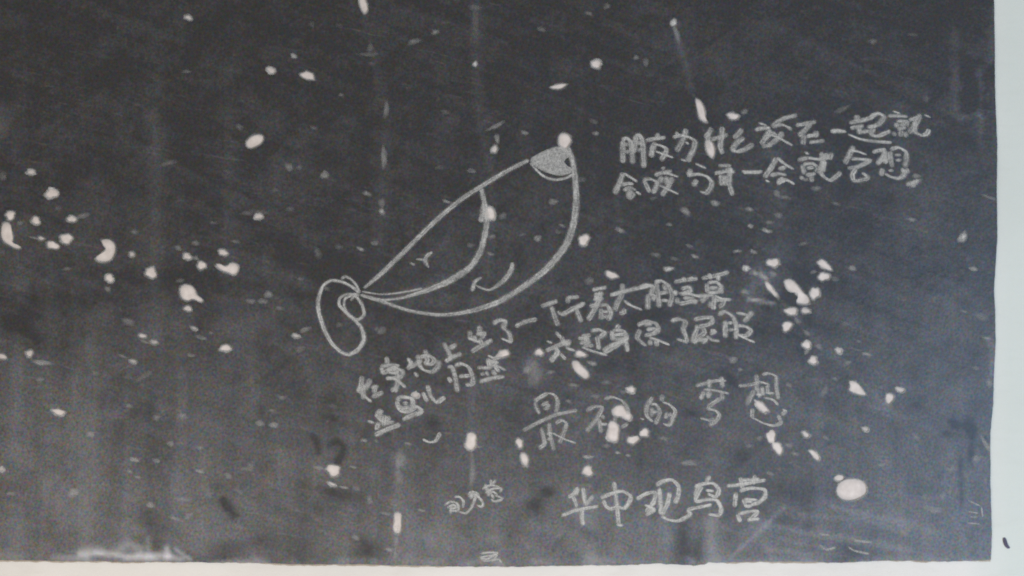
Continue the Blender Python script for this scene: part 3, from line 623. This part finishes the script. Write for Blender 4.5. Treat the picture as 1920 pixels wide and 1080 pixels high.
writing('chalk_writing', 'lower of two slanting chalk handwriting rows climbing rightwards under the drawing', 'chalk writing', [(*E, [
 "240,782 312,770; 270,748 300,862; 240,792 300,852 372,820; 175,850 235,870; 300,872 402,860; 322,800 312,900; 235,912 262,922; 235,972 340,922 455,880; 275,860 252,922",
 "425,690 450,652 540,660 562,702 540,742; 420,682 450,762 520,772 590,732 632,770 580,802; 470,702 522,702; 450,752 532,732; 470,842 560,800 602,782; 445,720 470,745",
 "640,608 682,692; 680,548 710,640 760,692 832,650",
 "848,398 890,400 920,500 937,612; 855,480 885,530; 908,385 970,370 1030,400 1062,480 1062,540 1000,548; 945,475 1040,470",
 "1190,298 1250,322 1310,300; 1180,342 1285,362; 1100,402 1200,402 1240,372 1345,427; 1142,440 1152,472; 1170,432 1202,472; 1230,422 1262,472; 1120,522 1220,492 1332,478; 1190,322 1212,402; 1242,382 1290,440; 1200,350 1270,340",
 ]), (*C, [
 "440,658 500,722; 350,750 410,777; 340,852 460,802 560,760; 432,800 460,870 385,965; 480,872 545,942; 500,702 530,780 602,750; 540,820 642,852; 530,760 560,790",
 "700,702 800,692; 665,725 790,735; 742,690 752,782; 680,772 800,762; 705,812 800,850 965,898; 795,650 880,640 942,670 880,722; 862,700 882,842; 920,862 1000,802 1130,752; 720,800 830,800",
 "1092,588 1050,632; 1010,642 1022,752; 1020,642 1130,652 1172,722; 1030,690 1140,682; 1030,737 1150,730; 1140,692 1172,865; 1182,712 1050,802 930,872",
 ]), (*D, [
 "80,650 180,610 270,632 292,690 240,732 150,752; 112,690 78,770 150,842 180,852; 170,690 272,682; 200,772 300,802 412,847; 212,790 212,852; 270,792 282,862; 150,642 232,640",
 "418,605 500,585 572,612 545,682 572,762 577,812 478,785",
 "650,592 740,572 830,570 842,612 790,642 700,662; 700,642 660,752 640,832; 740,662 760,722 710,762 650,832; 820,690 872,712 810,732; 780,752 830,792 915,810; 690,802 780,790 730,825",
 "895,542 970,510 1050,562 1082,662 1080,792; 972,600 970,775; 990,622 1052,625; 1000,692 1062,692; 1080,520 1180,540 1202,572 1150,612; 1252,508 1200,562; 1090,652 1180,660 1232,702 1180,752 1120,742; 1090,732 1180,782 1272,822",
 ])], (7.6, 24, 4.4), .52)
writing('chalk_writing', 'five large spaced Chinese chalk characters right of centre, above the bold bottom row', 'chalk writing', [(970, 690, 6.75, [
 "208,425 290,370 390,318; 222,430 240,500 285,585; 380,315 470,342 510,430 490,575; 300,472 400,430; 350,482 420,470; 330,520 410,500; 68,792 300,672 500,588 765,532; 302,750 332,880 345,960 270,1022; 402,690 412,830 465,1045; 440,820 600,900 742,952; 478,702 560,662 622,702 590,802 530,955; 370,832 450,822; 372,900 440,890",
 "868,547 970,490 1072,500 1030,600 960,702 868,805; 1030,640 1062,825; 1045,710 1150,712; 1100,598 1070,640; 1095,392 1200,368 1320,410 1392,500 1405,600; 1245,610 1225,680; 1405,700 1310,752",
 ]), (1200, 690, 6.75, [
 "160,368 90,480 85,600 165,682; 132,462 200,460 252,550 222,650 188,715; 140,562 232,552; 150,500 150,620; 0,635 55,655; 285,335 272,425; 280,430 370,462 445,540 422,620 370,722 288,700; 355,560 315,642; 350,602 405,580",
 "705,225 850,190 960,162 1092,160; 872,138 882,262; 1030,108 1042,252; 800,272 950,285 1130,325; 812,290 765,402; 855,290 872,380; 1032,292 1045,415; 1022,382 930,440 860,512 960,540 1002,602 950,682 865,722; 760,632 880,662 945,642; 900,300 850,380",
 "1240,228 1400,212 1530,180 1645,212; 1475,78 1480,300; 1445,280 1345,472; 1500,262 1515,380; 1540,80 1640,70 1722,112 1725,250 1752,400; 1540,232 1562,352; 1580,242 1650,232; 1580,312 1702,322; 1560,372 1680,402 1752,472; 1425,508 1412,632; 1400,620 1450,642 1570,700 1690,727 1782,690 1742,590; 1800,520 1845,550 1780,592; 1460,330 1550,340; 1610,240 1620,320",
 ])], (7.4, 24, 3.0), .44)
writing('chalk_writing', 'bold row of five Chinese chalk characters near the bottom edge, left of the largest chip', 'chalk writing', [(1040, 880, 4.683, [
 "212,158 162,220 118,245; 158,230 180,280 198,332; 248,158 260,250 275,305 342,228; 58,407 200,355 385,325; 240,345 240,420 252,492; 205,160 180,230",
 "520,108 545,300 562,482; 540,485 602,492; 428,268 450,322 502,357; 400,250 520,205 600,193 667,240 642,312 602,352; 478,350 560,332 615,350",
 "715,262 800,215 882,203 872,282 800,380; 790,312 872,352 800,402; 888,142 950,105 1030,93 1087,150 1082,240 1052,302; 918,160 930,300 932,402; 1010,200 990,300 940,402; 935,410 1000,442 1082,452 1150,422 1192,392 1160,352",
 "1160,355 1280,330 1382,310; 1368,58 1325,112; 1228,157 1290,130 1390,123 1442,180 1412,240 1340,212; 1292,140 1240,250 1250,282 1330,265 1422,272 1462,342 1442,402 1345,393; 1325,182 1402,192; 1260,150 1230,240",
 "1508,147 1650,130 1855,93; 1630,68 1652,172; 1762,48 1740,132; 1592,200 1578,332; 1620,192 1720,165 1840,178 1845,240 1790,290 1715,315; 1655,258 1682,322 1732,320; 1660,258 1780,270; 1600,390 1632,465; 1610,392 1700,370 1782,368 1740,420 1690,450; 1690,442 1800,435; 1665,280 1740,285; 1640,95 1800,85",
 ])], (5.4, 18, 4.9), .68)
writing('chalk_writing', 'tiny looping chalk characters near the bottom, left of the bold bottom row', 'chalk writing', [(820, 880, 6.0, [
 "80,400 150,365 220,380 240,440 200,480; 110,430 180,400 210,430 150,440; 130,460 230,470; 160,410 150,500; 190,310 250,310 295,360 285,440; 240,475 320,492 375,440 410,370 430,300",
 "340,290 390,250 450,270 470,320; 350,310 420,280 480,330 515,380 500,420 440,400; 390,250 380,340; 410,280 440,340",
 "500,222 600,180 710,200; 600,110 610,180; 660,115 620,170; 540,160 560,260; 540,270 620,220 720,215 700,260; 560,300 620,250 680,290; 600,330 640,360 720,340 735,310; 600,270 640,330; 570,200 580,300; 640,290 730,320",
 ])], (3.0, 20, 3.6), .50)
writing('chalk_scribble', 'small zigzag of chalk touching the bottom edge of the board under the tiny characters', 'chalk mark', [(820, 880, 6.0, [
 "480,950 570,935 680,940 600,970 490,990 560,1010 650,960 670,970 620,1020; 480,990 530,1030 700,1010; 690,1000 730,1060",
 ])], (2.5, 20, 2.8), .44)
writing('chalk_mark', 'short curved hook of chalk below the slanting writing, left of two joined chips', 'chalk mark', [(650, 600, 4.5, [
 "640,1005 695,1030 750,1018 792,948",
 ])], (7.0, 5, 2.4), .62)
writing('chalk_mark', 'group of short chalk dashes stacked close to the lower right corner', 'chalk mark', [(1440, 810, 4.0, [
 "1500,512 1590,555; 1500,595 1580,610; 1515,635 1570,640; 1490,680 1590,690; 1600,560 1610,640"
 ])], (0.5, 0, 2.6), .30)
writing('chalk_mark', 'curved smear of chalk and short dashes near the bottom edge under the largest chip', 'chalk mark', [(1440, 810, 4.0, [
 "390,768 460,772; 385,845 440,882 510,862; 640,812 780,828; 600,862 650,890 760,915"
 ])], (0.5, 0, 4.2), .28)

# the drawing
Z = 2.4538
def dr(pts): return [(580 + p[0] / Z, 240 + p[1] / Z, p[2] / Z * 1.1) for p in pts]
root = empty('chalk_drawing', 'large chalk drawing of a curved pouch shape with looping knot and filled tip', 'chalk drawing')
def line(name, strokes, press):
    ink = Ink()
    for st in strokes: ink.ribbon(dr(st), 0, press * .88)
    return ink.build(name, root)
line('top_line', [[(250,738,14),(340,662,22),(440,565,23),(520,485,22),(600,410,22),(690,335,22),(780,275,21),(900,203,21),(1010,147,18)]], .50)
line('outer_curve', [[(232,768,10),(290,786,12),(340,800,15),(460,840,15),(600,860,17),(730,845,21),(860,805,26),(970,740,28),(1090,650,31),(1180,540,33),(1218,430,33),(1228,320,31),(1220,210,28),(1208,140,26),(1187,88,24)]], .50)
line('inner_curve', [[(235,765,8),(330,790,10),(400,786,11),(450,775,14),(560,740,26),(650,700,30),(740,640,29),(790,560,28),(815,450,26),(810,370,24),(790,275,22)],
                     [(240,752,6),(330,765,7),(430,756,9),(520,738,10)], [(800,350,20),(790,435,26)]], .52)
ink = Ink(); ink.fill([(580 + a / Z, 240 + b / Z) for a, b in smooth_poly([(1005,145),(1075,105),(1145,80),(1185,95),(1200,130),(1170,150),(1185,175),(1212,185),(1215,205),(1160,222),(1120,215),(1080,202),(1040,180)], 1)], .50)
ink.build('filled_tip', root)
line('tip_arc', [[(1015,160,9),(1060,208,10),(1095,230,11),(1135,238,12),(1180,230,11),(1222,208,12)]], .60)
line('large_loop', [[(232,760,14),(195,730,12),(150,708,13),(100,702,13),(62,728,15),(42,790,19),(44,850,20),(70,930,20),(105,992,18),(145,1030,16),(180,1042,17),(222,1022,21),(252,975,22),(240,920,18),(205,880,15),(165,845,15),(138,815,15),(140,785,13),(170,766,12),(225,765,12)]], .62)
line('small_loop', [[(200,770,10),(165,785,12),(160,820,13),(180,860,13),(222,882,14),(252,858,16),(243,815,16),(220,780,14),(205,772,12)],
                    [(232,768,12),(205,775,14),(190,795,12)]], .56)
line('knot_tail', [[(232,760,12),(215,722,13),(190,695,11),(165,684,12),(146,695,14)]], .56)
line('eye_mark', [[(490,603,7),(515,605,9),(540,606,8)],[(567,570,12),(540,590,18),(534,612,20),(550,645,7)]], .5)
line('mouth_mark', [[(935,618,20),(930,650,24),(905,690,24),(870,722,19),(830,745,10),(795,738,9),(765,722,7)],[(795,685,9),(762,708,18),(748,752,22)]], .5)
writing('chalk_mark', 'faint comma of chalk inside the drawing beside its eye mark', 'chalk mark', [(580, 240, 2.4538, ["462,620 488,632"])], (1, 0, 5), .4)

# ------------------------------------------------------------------ dark knock on the bare wall beside the corner
v = []; f = []
outl = smooth_poly([(1881,1009),(1886,1008),(1889,1014),(1891,1022),(1896,1028),(1891,1030),(1885,1025),(1882,1018)], 1)
n = len(outl); cx, cy = 1887.5, 1020
v = [P(*p, .0006) for p in outl] + [P(cx + (p[0] - cx) * .5, cy + (p[1] - cy) * .5, .0022 + .0006 * math.sin(i * 2.1)) for i, p in enumerate(outl)] + [P(cx, cy, .0026)]
for i in range(n):
    j = (i + 1) % n; f += [(j, i, n + i, n + j), (n + j, n + i, 2 * n)]
o = mesh_obj('dirt_lump', v, f, DIRT, smooth=True)
o['label'] = 'tiny dark lump stuck on the white wall right of the board corner'; o['category'] = 'dirt mark'
